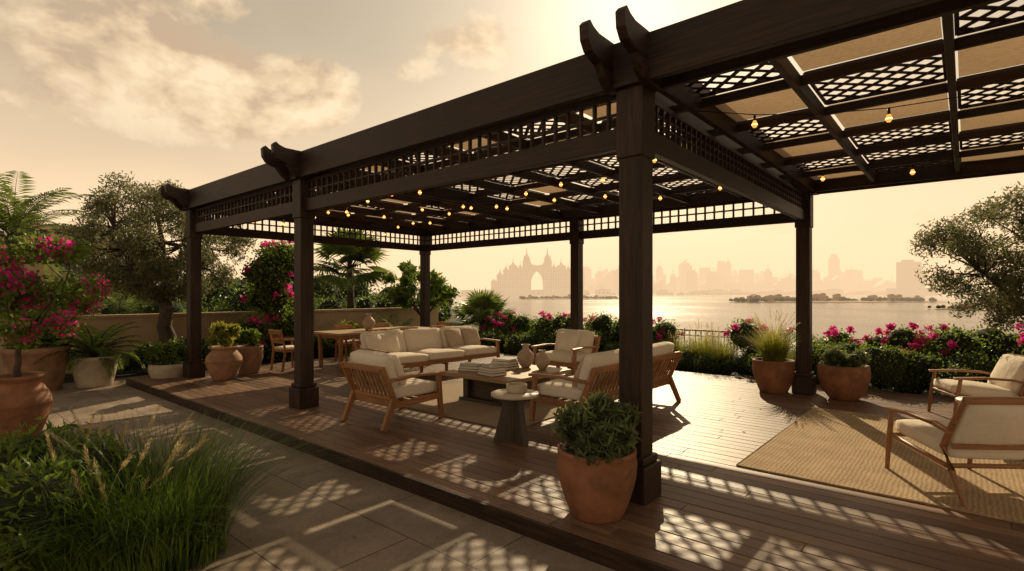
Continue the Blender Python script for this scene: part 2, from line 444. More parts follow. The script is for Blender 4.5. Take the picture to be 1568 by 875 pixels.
# ------------------------------------------------------------------ cushions and furniture
def cushion(b, c, d, r=.05, bulge=.02, M=None, mi=0, n=10):
    hx, hy, hz = d[0] / 2, d[1] / 2, d[2] / 2; r = min(r, hx * .95, hy * .95, hz * .95)
    T = Matrix.Translation(c); T = (M @ T) if M else T
    ph = random.uniform(0, 6)
    for ax in range(3):
        for sg in (-1, 1):
            vs = []; fs = []
            for i in range(n + 1):
                for j in range(n + 1):
                    u = math.tan((2 * i / n - 1) * .9) / math.tan(.9); v = math.tan((2 * j / n - 1) * .9) / math.tan(.9)
                    p = [0, 0, 0]; p[ax] = sg; p[(ax + 1) % 3] = u; p[(ax + 2) % 3] = v
                    q = Vector((p[0] * hx, p[1] * hy, p[2] * hz))
                    inn = Vector((max(-hx + r, min(hx - r, q.x)), max(-hy + r, min(hy - r, q.y)), max(-hz + r, min(hz - r, q.z))))
                    dd = q - inn; q = inn + dd.normalized() * r
                    k = [(1 - (q.x / hx)**2), (1 - (q.y / hy)**2), (1 - (q.z / hz)**2)]
                    th = int(np.argmin(d)); o = [0, 1, 2]; o.remove(th)
                    amt = bulge * max(0, k[o[0]]) * max(0, k[o[1]])
                    q[th] += amt * (1 if q[th] > 0 else -1) * (1 + .25 * math.sin(ph + q.x * 9 + q.y * 7))
                    q.z += .006 * math.sin(ph * 2 + q.x * 5) * (1 if th == 2 else .8)
                    vs.append(q)
            for i in range(n):
                for j in range(n):
                    a = i * (n + 1) + j; fs.append((a, a + 1, a + n + 2, a + n + 1))
            b.add(vs, fs, mi, True, T)
def cush_obj(b, name, mats):
    me_o = b.obj(name, mats, fix=False)
    bm = bmesh.new(); bm.from_mesh(me_o.data); bmesh.ops.remove_doubles(bm, verts=bm.verts, dist=.0006); bmesh.ops.recalc_face_normals(bm, faces=bm.faces); bm.to_mesh(me_o.data); bm.free()
    return me_o

def seating(name, loc, rz, w, d=.92, seats=1, pillows=(), top=.74):
    f = B(); hw = w / 2; fy = d / 2 - .05; by = -d / 2 + .06
    for sx in (-1, 1):
        x = sx * (hw - .03)
        f.bar((x, fy, 0), (x, fy - .05, .575), .05, .06)
        f.bar((x, by - .06, 0), (x, by + .1, .36), .05, .06, h2=.075)
        f.bar((x, by + .1, .34), (x, by - .08, top), .045, .06)
        f.bar((x, by - .03, .57), (x, 0, .60), .075, .032); f.bar((x, 0, .60), (x, fy + .03, .585), .075, .032)
        f.bar((x, fy - .03, .30), (x, by + .08, .27), .035, .075)
    f.box((0, fy - .03, .30), (w - .08, .03, .085)); f.box((0, by + .1, .285), (w - .08, .03, .08))
    if w > 1.4: f.box((0, 0, .25), (.05, d - .16, .05)); f.bar((0, fy - .06, 0), (0, fy - .06, .27), .05, .05); f.bar((0, by + .06, 0), (0, by + .08, .27), .05, .05)
    def bp(z): t = (z - .34) / (top - .34); return by + .1 - .18 * t
    f.bar((-hw + .05, bp(top - .03), top - .03), (hw - .05, bp(top - .03), top - .03), .035, .07)
    f.bar((-hw + .05, bp(.36), .36), (hw - .05, bp(.36), .36), .03, .06)
    ns = int(w / .088)
    for i in range(ns):
        x = -hw + .09 + (w - .18) * i / (ns - 1)
        f.bar((x, bp(.37), .37), (x, bp(top - .05), top - .05), .034, .018)
    for i in range(6): f.box((0, by + .16 + i * (d - .3) / 5, .315), (w - .09, .05, .016))
    fr = f.obj('frame', TEAK, .005, 2)
    c = B(); cw = (w - .14) / seats
    for i in range(seats):
        x = -hw + .07 + cw * (i + .5)
        cushion(c, (x, .04, .405), (cw - .008, d - .2, .15), .045, .022)
        M = Matrix.Translation((x, by + .16, .46)) @ Matrix.Rotation(R(17), 4, 'X')
        cushion(c, (0, 0, .215), (cw - .012, .16, .46), .06, .03, M)
    parts = [fr, cush_obj(c, 'cushions', [CREAM])]
    if pillows:
        p = B()
        for (px, ang, m) in pillows:
            M = Matrix.Translation((px, by + .34, .47)) @ Matrix.Rotation(ang, 4, 'Z') @ Matrix.Rotation(R(24), 4, 'X')
            cushion(p, (0, 0, .2), (.44, .11, .42), .05, .05, M, m)
        parts.append(cush_obj(p, 'pillows', [CREAM, BEIGE]))
    return group(name, loc, rz, parts)

seating('teak_armchair', (-5.56, 4.22, 0), 0, .88, .95, 1, [(.08, .1, 0)])
seating('teak_armchair', (-5.85, 8.45, 0), math.pi, .98, .92, 1, [(0.02, .05, 0)], .78)
seating('teak_sofa', (-8.1, 7.1, 0), -math.pi / 2, 3.0, .98, 3, [(1.22, .25, 0), (.98, -.1, 0), (-.75, .1, 1), (-1.2, -.15, 1)], .72)
seating('teak_loveseat', (-3.72, 6.45, 0), math.pi / 2, 2.45, .95, 2, [(-.85, .15, 1), (.8, -.1, 0)])

def lounge(name, loc, rz):
    f = B()
    for sx in (-1, 1):
        x = sx * .36
        f.tube([(x, .40, 0), (x, .37, .3), (x, .33, .545)], [.018, .024, .022], 8)
        f.bar((x, .40, .555), (x, .1, .575), .055, .028); f.bar((x, .1, .575), (x, -.18, .565), .055, .028); f.bar((x, -.18, .565), (x, -.34, .53), .05, .028)
        f.tube([(x, -.50, 0), (x, -.36, .24), (x * .97, -.26, .40), (x * .95, -.36, .62), (x * .93, -.46, .80)], [.018, .024, .028, .024, .019], 8)
        f.tube([(x * .98, .36, .33), (x * .98, -.3, .26)], .021, 8)
    f.tube([(-.36, .36, .33), (.36, .36, .33)], .02, 8); f.tube([(-.36, -.30, .26), (.36, -.30, .26)], .02, 8)
    f.bar((-.35, -.465, .80), (.35, -.465, .80), .03, .055, 0)
    f.bar((-.34, -.34, .42), (.34, -.34, .42), .025, .04, 0)
    fr = f.obj('frame', TEAK, .004)
    c = B(); M = Matrix.Translation((0, .05, .385)) @ Matrix.Rotation(R(5), 4, 'X'); cushion(c, (0, 0, 0), (.64, .66, .13), .045, .02, M)
    M = Matrix.Translation((0, -.25, .42)) @ Matrix.Rotation(R(24), 4, 'X'); cushion(c, (0, -.0, .2), (.62, .12, .46), .05, .025, M)
    return group(name, loc, rz, [fr, cush_obj(c, 'cushions', [CREAM])])
lounge('lounge_chair', (-.02, 5.82, 0), math.atan2(.61, .79))
lounge('lounge_chair', (.12, 9.0, 0), R(112))

b = B(); b.box((0, 0, .395), (1.35, 1.5, .055)); top = b.obj('top', OAK, .006)
b = B()
b.box((-.36, 0, .18), (.1, 1.1, .37)); b.box((.36, 0, .18), (.1, 1.1, .37)); b.box((0, -.42, .18), (.62, .09, .365)); b.box((0, .42, .18), (.62, .09, .365)); b.box((0, 0, .03), (.9, 1.2, .05))
base = b.obj('base', BLACKW, .006)
group('coffee_table', (-5.37, 6.2, 0), 0, [top, base])
def books(name, loc, rz, spec):
    b = B(); z = 0
    for i, (w, d, h, m) in enumerate(spec):
        M = Matrix.Rotation(random.uniform(-.15, .15), 4, 'Z')
        b.box((0, 0, z + h / 2), (w - .012, d - .012, h - .008), 3, M)
        b.box((0, 0, z + .002), (w, d, .004), m, M); b.box((0, 0, z + h - .002), (w, d, .004), m, M); b.box((-w / 2, 0, z + h / 2), (.004, d, h), m, M)
        z += h + .001
    o = b.obj(name, [BOOKD, BOOKB, STONEP, PAPER]); o.location = loc; o.rotation_euler = (0, 0, rz)
books('book_stack', (-5.78, 5.85, .424), .3, [(.34, .26, .035, 0), (.32, .25, .04, 2), (.3, .22, .03, 0)])
books('book_stack', (-5.25, 5.72, .424), -.2, [(.36, .28, .04, 0), (.33, .27, .03, 2), (.34, .25, .04, 2), (.28, .22, .03, 1)])
books('book_stack', (-5.55, 6.35, .424), .1, [(.38, .28, .04, 0), (.36, .27, .035, 0), (.34, .26, .04, 2), (.3, .24, .035, 0)])
def vase(name, loc, s, mat=CERAM):
    b = B(); b.lathe([(0, 0), (.05 * s, 0), (.09 * s, .05 * s), (.12 * s, .12 * s), (.115 * s, .18 * s), (.07 * s, .235 * s), (.045 * s, .26 * s), (.048 * s, .30 * s), (.065 * s, .32 * s), (.055 * s, .32 * s), (.03 * s, .28 * s)], n=32)
    o = b.obj(name, [mat]); o.location = loc
vase('ceramic_vase', (-5.35, 6.62, .424), 1.15); vase('ceramic_vase', (-5.0, 6.6, .424), .95)

def side_table(name, loc, r, h, base3=True):
    b = B(); b.lathe([(0, h - .035), (r * .97, h - .035), (r, h - .03), (r, h - .006), (r * .985, h), (0, h)], n=48); t = b.obj('top', [TRAV])
    f = B()
    if base3:
        for i in range(3):
            a = i * 2.0944 - .35
            f.ext([(.02, 0), (.235, 0), (.11, h - .04), (0, h - .04)], -.032, .032, 2, 1, Matrix.Rotation(a, 4, 'Z'))
    else: f.lathe([(0, 0), (r * .55, 0), (r * .5, .02), (r * .25, h * .4), (r * .3, h - .035)], n=24, mi=2)
    return group(name, loc, 0, [t, f.obj('base', BLACKW, .004)])
side_table('round_side_table', (-3.72, 4.42, 0), .26, .53)
side_table('round_side_table', (.15, 7.6, 0), .24, .46, False)
b = B(); b.lathe([(0, 0), (.1, 0), (.112, .012), (.115, .085), (.108, .09), (.1, .085), (.095, .03), (0, .025)], n=32)
o = b.obj('ceramic_bowl', [STONEP]); o.location = (-3.72, 4.45, .531)

b = B(); b.box((0, 0, .735), (1.05, 2.7, .05)); t = b.obj('top', OAK, .005); b = B()
for sx in (-1, 1):
    for sy in (-1, 1): b.bar((sx * .4, sy * 1.2, 0), (sx * .42, sy * 1.22, .71), .07, .07)
b.box((0, -1.2, .67), (.78, .03, .08)); b.box((0, 1.2, .67), (.78, .03, .08)); b.box((.42, 0, .67), (.03, 2.36, .08)); b.box((-.42, 0, .67), (.03, 2.36, .08))
group('dining_table', (-10.55, 7.5, 0), 0, [t, b.obj('frame', TEAK, .004)])
vase('ceramic_vase', (-10.45, 7.2, .76), 1.2)
def dchair(loc, rz):
    f = B()
    for sx in (-1, 1):
        f.bar((sx * .24, .23, 0), (sx * .24, .21, .62), .035, .035); f.bar((sx * .22, -.26, 0), (sx * .23, -.2, .45), .035, .04); f.bar((sx * .23, -.2, .44), (sx * .22, -.3, .84), .03, .035)
        f.bar((sx * .245, .24, .635), (sx * .235, -.25, .65), .045, .025)
    f.box((0, .22, .42), (.46, .025, .05)); f.box((0, -.2, .42), (.44, .025, .05)); f.bar((-.23, -.3, .81), (.23, -.3, .81), .03, .09, 0); f.bar((-.23, -.25, .6), (.23, -.25, .6), .02, .05, 0)
    for i in range(5): f.bar((-.16 + .08 * i, -.245, .6), (-.16 + .08 * i, -.29, .78), .022, .014)
    for sx in (-1, 1): f.box((sx * .23, .01, .42), (.025, .42, .05))
    c = B(); cushion(c, (0, .01, .47), (.45, .43, .06), .025, .01)
    group('dining_chair', loc, rz, [f.obj('frame', TEAK, .003), cush_obj(c, 'seat_pad', [CREAM])])
dchair((-10.85, 5.5, 0), 0.05); dchair((-10.5, 9.25, 0), math.pi)
for y in (6.7, 7.55, 8.4): dchair((-9.72, y, 0), math.pi / 2)
for y in (7.1, 8.2): dchair((-11.05, y, 0), -math.pi / 2)

# ------------------------------------------------------------------ rugs
def rugmat(name, c1, c2, sc):
    m, nt, bs = newmat(name); v = coords(nt)
    w = N(nt, 'ShaderNodeTexWave'); w.inputs['Scale'].default_value = sc; w.inputs['Distortion'].default_value = 3.5; w.inputs['Detail'].default_value = 3
    nt.links.new(v, w.inputs[0])
    w2 = N(nt, 'ShaderNodeTexWave', bands_direction='Y'); w2.inputs['Scale'].default_value = sc * 1.1; w2.inputs['Distortion'].default_value = 3.5
    nt.links.new(v, w2.inputs[0])
    h = mth(nt, 'MULTIPLY', w.outputs['Fac'], w2.outputs['Fac']); n1 = noise(nt, v, 3.5, 6, .7)
    col = ramp(nt, mth(nt, 'ADD', mth(nt, 'MULTIPLY', h, .45), mth(nt, 'MULTIPLY', n1, .65)), [(.15, c1), (.75, c2)])
    nt.links.new(col, bs.inputs['Base Color']); bs.inputs['Roughness'].default_value = .95; bump(nt, bs, h, .8, .008); return m
JUTE = rugmat('jute_weave', (.20, .125, .06), (.54, .385, .21), 9)
WOOL = rugmat('flat_weave', (.26, .18, .11), (.44, .33, .22), 22)
def rug(name, x0, x1, y0, y1, mat):
    b = B(); nx, ny = 24, 24; vs = []; fs = []
    for i in range(nx + 1):
        for j in range(ny + 1):
            vs.append((x0 + (x1 - x0) * i / nx, y0 + (y1 - y0) * j / ny, .012 + .0015 * math.sin(i * 1.3 + j * .7)))
    for i in range(nx):
        for j in range(ny):
            a = i * (ny + 1) + j; fs.append((a, a + ny + 1, a + ny + 2, a + 1))
    b.add(vs, fs)
    for (p, q) in (((x0, y0), (x1, y0)), ((x1, y0), (x1, y1)), ((x1, y1), (x0, y1)), ((x0, y1), (x0, y0))):
        b.tube([(p[0], p[1], .008), (q[0], q[1], .008)], .009, 6)
    b.obj(name, [mat], fix=False)
rug('jute_rug', -1.62, 2.2, 5.12, 8.4, JUTE); rug('woven_rug', -7.0, -4.05, 4.75, 8.6, WOOL)

# ------------------------------------------------------------------ deck
b = B(); y = 2.98; pitch = .142
while y < 10.6:
    x = -12.1
    while x < 6.5:
        L = random.uniform(2.2, 4.4); x1 = min(6.5, x + L)
        b.box(((x + x1) / 2, y + .067, -.015 + random.uniform(-.0008, .0008)), (x1 - x - .004, pitch - .009, .03), 0); x = x1
    y += pitch
boards = b.obj('boards', [DECKM], .002, 1)
b = B(); b.box((-2.8, 2.965, -.07), (18.6, .028, .135)); b.box((-12.115, 6.78, -.07), (.028, 7.6, .135)); b.box((-2.8, 6.79, -.085), (18.55, 7.55, .09))
group('wooden_deck', (0, 0, 0), 0, [boards, b.obj('fascia', DARK)])

# ------------------------------------------------------------------ pergola
YF, YB = 3.85, 9.6; XL, XR, XE = -11.3, -1.99, 3.72
posts = [(XR, YF), (-7.15, YF), (XL, YF), (XR, YB), (-6.35, YB), (XL, YB), (XE, YF), (XE, YB)]
parts = []
b = B()
for (x, y) in posts:
    b.box((x, y, 1.45), (.2, .2, 2.5), 2); b.box((x, y, 3.09), (.23, .23, .86), 2)
    b.box((x, y, .14), (.30, .30, .28), 2); b.box((x, y, .31), (.255, .255, .06), 2)
parts.append(b.obj('posts', DARK, .012, 2))
b = B()
for y in (YF, YB):
    b.box(((XL + XE) / 2, y - .135 if y == YF else y + .135, 3.375), (XE - XL + .5, .06, .35), 0)
    b.box(((XL + XE) / 2, y + .1 if y == YF else y - .1, 3.31), (XE - XL + .3, .05, .21), 0)
for x in (XL, -6.75, XR, XE):
    for dx in (-.145, .145):
        if x == -6.75:
            b.box((x + dx * .5, (YF + YB) / 2, 3.28), (.06, YB - YF, .2), 1)
        else: b.box((x + dx, (YF + YB) / 2, 3.355), (.06, YB - YF + .16, .29), 1)
prong = [(.1, 3.19), (-.14, 3.19), (-.2, 3.21), (-.27, 3.27), (-.33, 3.35), (-.40, 3.37), (-.47, 3.40), (-.52, 3.47), (-.53, 3.58), (-.49, 3.62), (-.44, 3.585), (-.36, 3.562), (.1, 3.562)]
for (x, y) in posts:
    s = 1 if y == YF else -1
    for dx in (-.15, .15):
        poly = [(y + s * p[0], p[1]) for p in prong]; b.ext(poly, x + dx - .038, x + dx + .038, 1, 0)
parts.append(b.obj('beams', DARK, .006, 2))
b = B()
def frieze(p0, p1, pit=.12, bw=.022, hs=(3.02, 3.10)):
    p0 = Vector((*p0, 0)); p1 = Vector((*p1, 0)); d = (p1 - p0); L = d.length; d.normalize()
    ax = 0 if abs(d.x) > .5 else 1; sd = (lambda l, w, h: (l, w, h)) if ax == 0 else (lambda l, w, h: (w, l, h))
    c = (p0 + p1) / 2
    b.box((c.x, c.y, 2.845), sd(L, .075, .17), ax); b.box((c.x, c.y, 3.185), sd(L, .06, .04), ax)
    for h in hs: b.box((c.x, c.y, h), sd(L, .028, bw), ax)
    n = int(round(L / pit))
    for i in range(1, n):
        p = p0 + d * L * i / n; b.box((p.x, p.y, 3.05), sd(bw, .04, .24), 2)
frieze((XL + .1, YF), (-7.26, YF), .135, .024, (3.05,)); frieze((-7.04, YF), (XR - .11, YF), .135, .024, (3.05,))
frieze((XL + .1, YB), (-6.46, YB), .165, .026, (3.055,)); frieze((-6.24, YB), (XR - .11, YB), .165, .026, (3.055,))
frieze((XR, YF + .11), (XR, YB - .11)); frieze((XL, YF + .11), (XL, YB - .11), .15, .026, (3.055,))
parts.append(b.obj('lattice_frieze', DARK, .003, 1))
b = B(); lat = B(); can = B()
xs = [XL + (XR - XL) / 10 * i for i in range(11)] + [XR + (XE - XR) / 6 * i for i in range(1, 7)]
nx = 16; ny = 6; rh = (YB - YF) / ny
for x in xs[1:-1]:
    if min(abs(x - XR), abs(x + 6.75)) < .25: continue
    b.box((x, (YF + YB) / 2, 3.30), (.05, YB - YF - .2, .12), 1)
for j in range(1, ny): b.box(((XL + XE) / 2, YF + rh * j, 3.325), (XE - XL - .1, .045, .075), 0)
parts.append(b.obj('rafters', RAFT, .003, 1))
def diag(x0, x1, y0, y1, z, pit, bw):
    for s in (1, -1):
        zz = z + .004 * s; k = -(y1 - y0) + pit * .35
        while k < (x1 - x0) - pit * .2:
            t0 = max(0, -k); t1 = min(y1 - y0, x1 - x0 - k)
            if t1 - t0 > .03:
                a = (x0 + k + t0, (y0 + t0) if s == 1 else (y1 - t0), zz); c = (x0 + k + t1, (y0 + t1) if s == 1 else (y1 - t1), zz)
                lat.bar(a, c, bw, .007, 0)
            k += pit
rp = random.Random(5)
for i in range(nx):
    for j in range(ny):
        x0, x1 = xs[i] + .04, xs[i + 1] - .04; y0, y1 = YF + rh * j + .032, YF + rh * (j + 1) - .032
        if i == 9: x1 -= .09
        if i == 10: x0 += .09
        z = 3.385
        k = (i + j) % 2 == 0
        q = rp.random()
        if i < 10 and q < (.1 if j < 2 else .5): k = True
        if i >= 10 and j >= 3 and q < .3: k = True
        if k:
            for yy in (y0, y1): lat.box(((x0 + x1) / 2, yy, z), (x1 - x0, .028, .024), 0)
            for xx in (x0, x1): lat.box((xx, (y0 + y1) / 2, z), (.026, y1 - y0, .020), 1)
            diag(x0 + .01, x1 - .01, y0 + .01, y1 - .01, z, .185, .038)
        else:
            n = 6; vs = []; fs = []
            for a in range(n + 1):
                for c in range(n + 1):
                    vs.append((x0 + (x1 - x0) * a / n, y0 + (y1 - y0) * c / n, z - .03 * math.sin(math.pi * a / n) * math.sin(math.pi * c / n)))
            for a in range(n):
                for c in range(n): q = a * (n + 1) + c; fs.append((q, q + n + 1, q + n + 2, q + 1))
            can.add(vs, fs, 0, True)
parts.append(lat.obj('lattice_panels', RAFT)); parts.append(can.obj('canvas_panels', [CANVAS], fix=False))
group('pergola', (0, 0, 0), 0, parts)

m, nt, bs = newmat('bulb_glow'); bs.inputs['Base Color'].default_value = (.9, .4, .1, 1); bs.inputs['Emission Color'].default_value = (1, .36, .06, 1); bs.inputs['Emission Strength'].default_value = 1.5
BULB = m
m, nt, bs = newmat('filament'); bs.inputs['Emission Color'].default_value = (1, .55, .16, 1); bs.inputs['Emission Strength'].default_value = 7
FIL = m
def lights(p0, p1, spans):
    w = B(); bl = B(); p0 = Vector(p0); p1 = Vector(p1); n = spans * 6; P = []
    for i in range(n + 1):
        t = i / n; q = p0.lerp(p1, t); u = (t * spans) % 1; q.z -= .18 * 4 * u * (1 - u); P.append(q)
    w.tube(P, .004, 5)
    for i in range(1, n, 2):
        q = P[i]; w.tube([q, q - Vector((0, 0, .05))], [.009, .011], 8)
        bl.lathe([(.008, -.045), (.014, -.056), (.022, -.076), (.021, -.092), (.012, -.107), (0, -.11)], tuple(q), 12)
        bl.lathe([(.0215, -.079), (.0235, -.083), (.0215, -.087)], tuple(q), 12, 1)
    group('string_lights', (0, 0, 0), 0, [w.obj('cable', [METAL]), bl.obj('bulbs', [BULB, FIL])])
lights((-2.15, 4.1, 3.2), (-11.1, 5.4, 3.2), 4); lights((-2.15, 5.2, 3.2), (-11.1, 7.6, 3.2), 4); lights((-2.15, 7.4, 3.2), (-11.1, 4.6, 3.2), 4)
lights((-1.8, 4.6, 3.2), (3.6, 6.1, 3.2), 2); lights((-1.8, 7.6, 3.2), (3.6, 6.6, 3.2), 2)

# ------------------------------------------------------------------ ground, paving, wall, fence
b = B()
b.ext([(-400, -200), (120, -200), (120, 13.6), (-13.6, 13.6), (-16, 22), (-40, 40), (-400, 70)], -5.5, -.14, 0, 2)
b.obj('ground', [SOIL])
m, nt, bs = newmat('stone_paving'); v = coords(nt)
br = N(nt, 'ShaderNodeTexBrick'); br.offset = .5; br.inputs['Scale'].default_value = 1; br.inputs['Mortar Size'].default_value = .006
br.inputs['Brick Width'].default_value = 1.2; br.inputs['Row Height'].default_value = .8; br.inputs['Mortar Smooth'].default_value = .2
br.inputs['Color1'].default_value = (.27, .205, .15, 1); br.inputs['Color2'].default_value = (.38, .295, .215, 1); br.inputs['Mortar'].default_value = (.09, .065, .045, 1)
nt.links.new(v, br.inputs[0]); n1 = noise(nt, v, 2.2, 7, .68, .5); n2 = noise(nt, v, 45, 4, .6)
col = mixc(nt, 1.0, br.outputs['Color'], ramp(nt, n1, [(.3, (.55, .53, .51)), (.7, (1.15, 1.12, 1.08))]), 'MULTIPLY')
col = mixc(nt, 1.0, col, ramp(nt, n2, [(.3, (.8, .8, .8)), (.7, (1.08, 1.08, 1.08))]), 'MULTIPLY')
nt.links.new(col, bs.inputs['Base Color'])
nt.links.new(ramp(nt, n1, [(.3, (.5, .5, .5)), (.7, (.72, .72, .72))]), bs.inputs['Roughness'])
bump(nt, bs, mth(nt, 'ADD', mth(nt, 'MULTIPLY', br.outputs['Fac'], -1.0), mth(nt, 'MULTIPLY', n2, .35)), .4, .006)
b = B(); b.add([(-13.2, -8, -.125), (12, -8, -.125), (12, 2.99, -.125), (-13.2, 2.99, -.125), ], [(0, 1, 2, 3)]); b.add([(-13.2, 2.99, -.125), (-12.1, 2.99, -.125), (-12.1, 4.4, -.125), (-13.2, 4.4, -.125)], [(0, 1, 2, 3)])
b.obj('stone_patio', [m], fix=False)
b = B(); b.box((-15.0, 3.0, .45), (.22, 20.6, 1.2), 0); b.box((-15.0, 3.0, 1.08), (.32, 20.7, .07), 0)
b.obj('garden_wall', [PLASTER], .01)
n = 180; c = np.stack([rng.uniform(-12, 0, n), rng.uniform(.2, 2.9, n), np.full(n, -.118)], 1)
c2 = np.stack([rng.uniform(-11.5, 2, 60), rng.uniform(3.1, 10.2, 60), np.full(60, .008)], 1)
d = unit(n + 60); d[:, 2] *= .12
quadmesh('fallen_leaves', leafq(np.concatenate([c, c2]), .035, .014, d, 0), [L_DRY])
b = B()
fx0, fx1 = -5.9, -3.3; fc = (fx0 + fx1) / 2
b.box((fc, 12.9, .70), (fx1 - fx0, .03, .035), 0); b.box((fc, 12.9, .08), (fx1 - fx0, .03, .03), 0); b.box((fc, 12.9, .57), (fx1 - fx0, .02, .02), 0)
x = fx0; i = 0
while x < fx1:
    b.box((x, 12.9, .36), (.016, .016, .66), 0)
    if i % 2 == 0:
        P = [(x + .07 + .055 * math.cos(a), 12.9, .632 + .05 * math.sin(a)) for a in np.linspace(0, 6.283, 11)]; b.tube(P, .006, 5, cap=False)
    x += .14; i += 1
b.obj('metal_fence', [METAL])

# ------------------------------------------------------------------ planting
tree('olive_tree', (-13.9, 4.2, -.13), (.15, -.1, 1.55), (-.3, -.05, 2.95), (1.85, 1.85, 1.4), 130, .17, 50000, .085, .026, L_OLIVE, 3, (.2, .4))
tree('olive_tree', (1.2, 11.6, -.13), (-.1, -.05, 1.35), (-.3, 0, 2.3), (1.5, 1.35, 1.12), 110, .12, 34000, .075, .023, L_OLIVE, 8, (.17, .32))
tree('frangipani_tree', (-13.7, 11.6, -.13), (0, 0, .9), (0, 0, 1.95), (1.35, 1.2, .75), 44, .07, 2400, .26, .085, L_GREEN, 12, (.16, .26))
bush('bougainvillea_bush', (-13.5, 6.5, -.13), 1.0, 1.0, 3.0, 14000, .08, .05, L_GREEN, 4, L_PINK, .09, 26)
fan_palm('fan_palm', (-16.2, 10.4, -.13), 2.6, 1.7, 34, 2, el0=-.35)
fan_palm('fan_palm', (-11.7, 12.3, -.13), .75, 1.3, 28, 5, .13, el0=.05, el1=1.45)
feather_palm('date_palm', (-28, 3.2, -.13), 3.9, 3.2, 40, 1, .25, ll=.2, lw=.035)
feather_palm('date_palm', (-19.6, 4.6, -.13), .9, 2.4, 26, 6, .18, ll=.25)
feather_palm('date_palm', (-18.5, 2.2, -.13), .5, 2.4, 26, 9, .18, ll=.25)
hedge('background_shrubbery', (-19.5, -2), (-19.0, 14), 2.2, 2.0, 1300, .14, .06, L_DEEP, 3)
hedge('background_shrubbery', (-16.6, 6), (-16.2, 14.5), 1.5, 1.75, 1300, .12, .05, L_GREEN, 5)
hedge('background_trees', (-34, -4), (-30, 26), 4.5, 3.1, 800, .26, .12, L_DEEP, 7)
hedge('border_planting', (-13.9, 4.6), (-13.2, 11.0), .8, .55, 1900, .07, .03, L_DEEP, 9)
hedge('border_planting', (-13.8, 2.3), (-13.3, 5.0), .7, .62, 2600, .07, .03, L_GREEN, 10)
Q, bb = feather_quads((0, 0, .3), 1.1, 26, 11, e0=.25, e1=1.4, lw=.012, ll=.22)
group('cycad', (-12.7, 9.6, -.13), 0, [bb.obj('stalks', [BARK], fix=False), quadmesh('fronds', Q, [L_PALM])])
bush('border_shrub', (-13.0, 8.3, -.13), .5, .6, .9, 3000, .16, .03, L_YEL, 21)
hedge('bougainvillea_hedge', (-11.5, 12.2), (-5.6, 12.2), 1.1, 1.15, 3800, .06, .036, L_GREEN, 1, L_PINK, .18, .18)
hedge('bougainvillea_hedge', (-3.5, 12.2), (5, 12.2), 1.1, 1.12, 4600, .055, .034, L_GREEN, 2, L_PINK, .24, .15)
hedge('boxwood_hedge', (-3.3, 11.2), (4, 11.0), .85, .72, 6500, .042, .026, L_GREEN, 4, None, 0, .15)
hedge('boxwood_hedge', (-6.5, 11.4), (-3.4, 11.4), .7, .45, 4000, .04, .024, L_DEEP, 6)
hedge('boxwood_hedge', (-11, 11.4), (-6.5, 11.4), .9, .75, 3200, .05, .028, L_GREEN, 8)
ornamental_grass('fountain_grass', (-4.5, 11.9, -.13), 800, .2, .65, 1.1, .8, .01, 24, .14, L_YEL)
ornamental_grass('fountain_grass', (-4.0, 11.7, -.13), 700, .18, .55, 1.0, .8, .01, 20, .14, L_YEL)
ornamental_grass('fountain_grass', (-5.1, 12.0, -.13), 600, .16, .5, .95, .8, .01, 14, .14, L_YEL)
ornamental_grass('fountain_grass', (-2.5, 11.2, -.13), 500, .14, .6, .95, .8, .009, 20, .14, L_YEL)

potted_bush('potted_olive_shrub', (-2.05, 3.36, 0), .29, .48, TERRA, 'round', .31, .42, 3400, .095, .022, L_SAGE, 31)
q, _, _ = grassq(1000, (0, 0, .46), .16, .35, .8, .1, .95, .01)
group('potted_fountain_grass', (-2.4, 9.42, 0), 0, pot_part(.32, .52, TERRA, 'round') + [quadmesh('blades', q, [L_YEL])] + plume_parts(30, (0, 0, .46), .1, .7, .98, .5, .006, .14, 70))
potted_bush('potted_succulent', (-1.42, 9.45, 0), .35, .52, TERRA, 'bowl', .28, .28, 1500, .09, .025, L_SAGE, 33)
potted_bush('potted_croton', (-10.55, 4.1, 0), .31, .62, TERRA2, 'urn', .27, .48, 900, .14, .05, L_YEL, 34)
potted_bush('potted_shrub', (-11.0, 4.75, 0), .27, .55, TERRA2, 'round', .25, .4, 900, .12, .04, L_GREEN, 37)
potted_bush('potted_shrub', (-11.75, 3.55, -.125), .33, .38, STONEP, 'bowl', .34, .42, 2600, .06, .03, L_GREEN, 35)
parts = pot_part(.37, .56, STONEP, 'tapered'); Q, bb = feather_quads((0, 0, .55), .95, 30, 15, e0=.2, e1=1.3, lw=.013, ll=.2)
group('potted_cycad', (-12.45, 2.55, -.125), 0, parts + [bb.obj('stalks', [BARK], fix=False), quadmesh('fronds', Q, [L_GREEN])])
potted_bush('potted_shrub', (-12.6, 1.75, -.125), .47, .78, TERRA2, 'tapered', .45, .65, 2500, .1, .045, L_GREEN, 36)
b = B(); cents = branchy(b, (0, 0, .6), (.05, 0, 1.1), (.0, .15, 1.78), (.66, .66, .6), 26, .035, 9)
q = clump_leaves(cents, np.full(len(cents), .2), 4200, .065, .045, .9, .5, 2)
kk = [c for c in cents if random.random() < .6]; q2 = clump_leaves(np.array(kk) + np.array([0, 0, .03]), np.full(len(kk), .17), 2000, .052, .048, .9, .4, 3)
group('potted_bougainvillea', (-8.4, 1.0, -.125), 0, pot_part(.31, .78, TERRA, 'urn') + [b.obj('stems', [BARK], fix=False), quadmesh('foliage', np.concatenate([q, q2]), [L_GREEN, L_PINK], np.concatenate([np.zeros(len(q)), np.ones(len(q2))]))])
ex = []
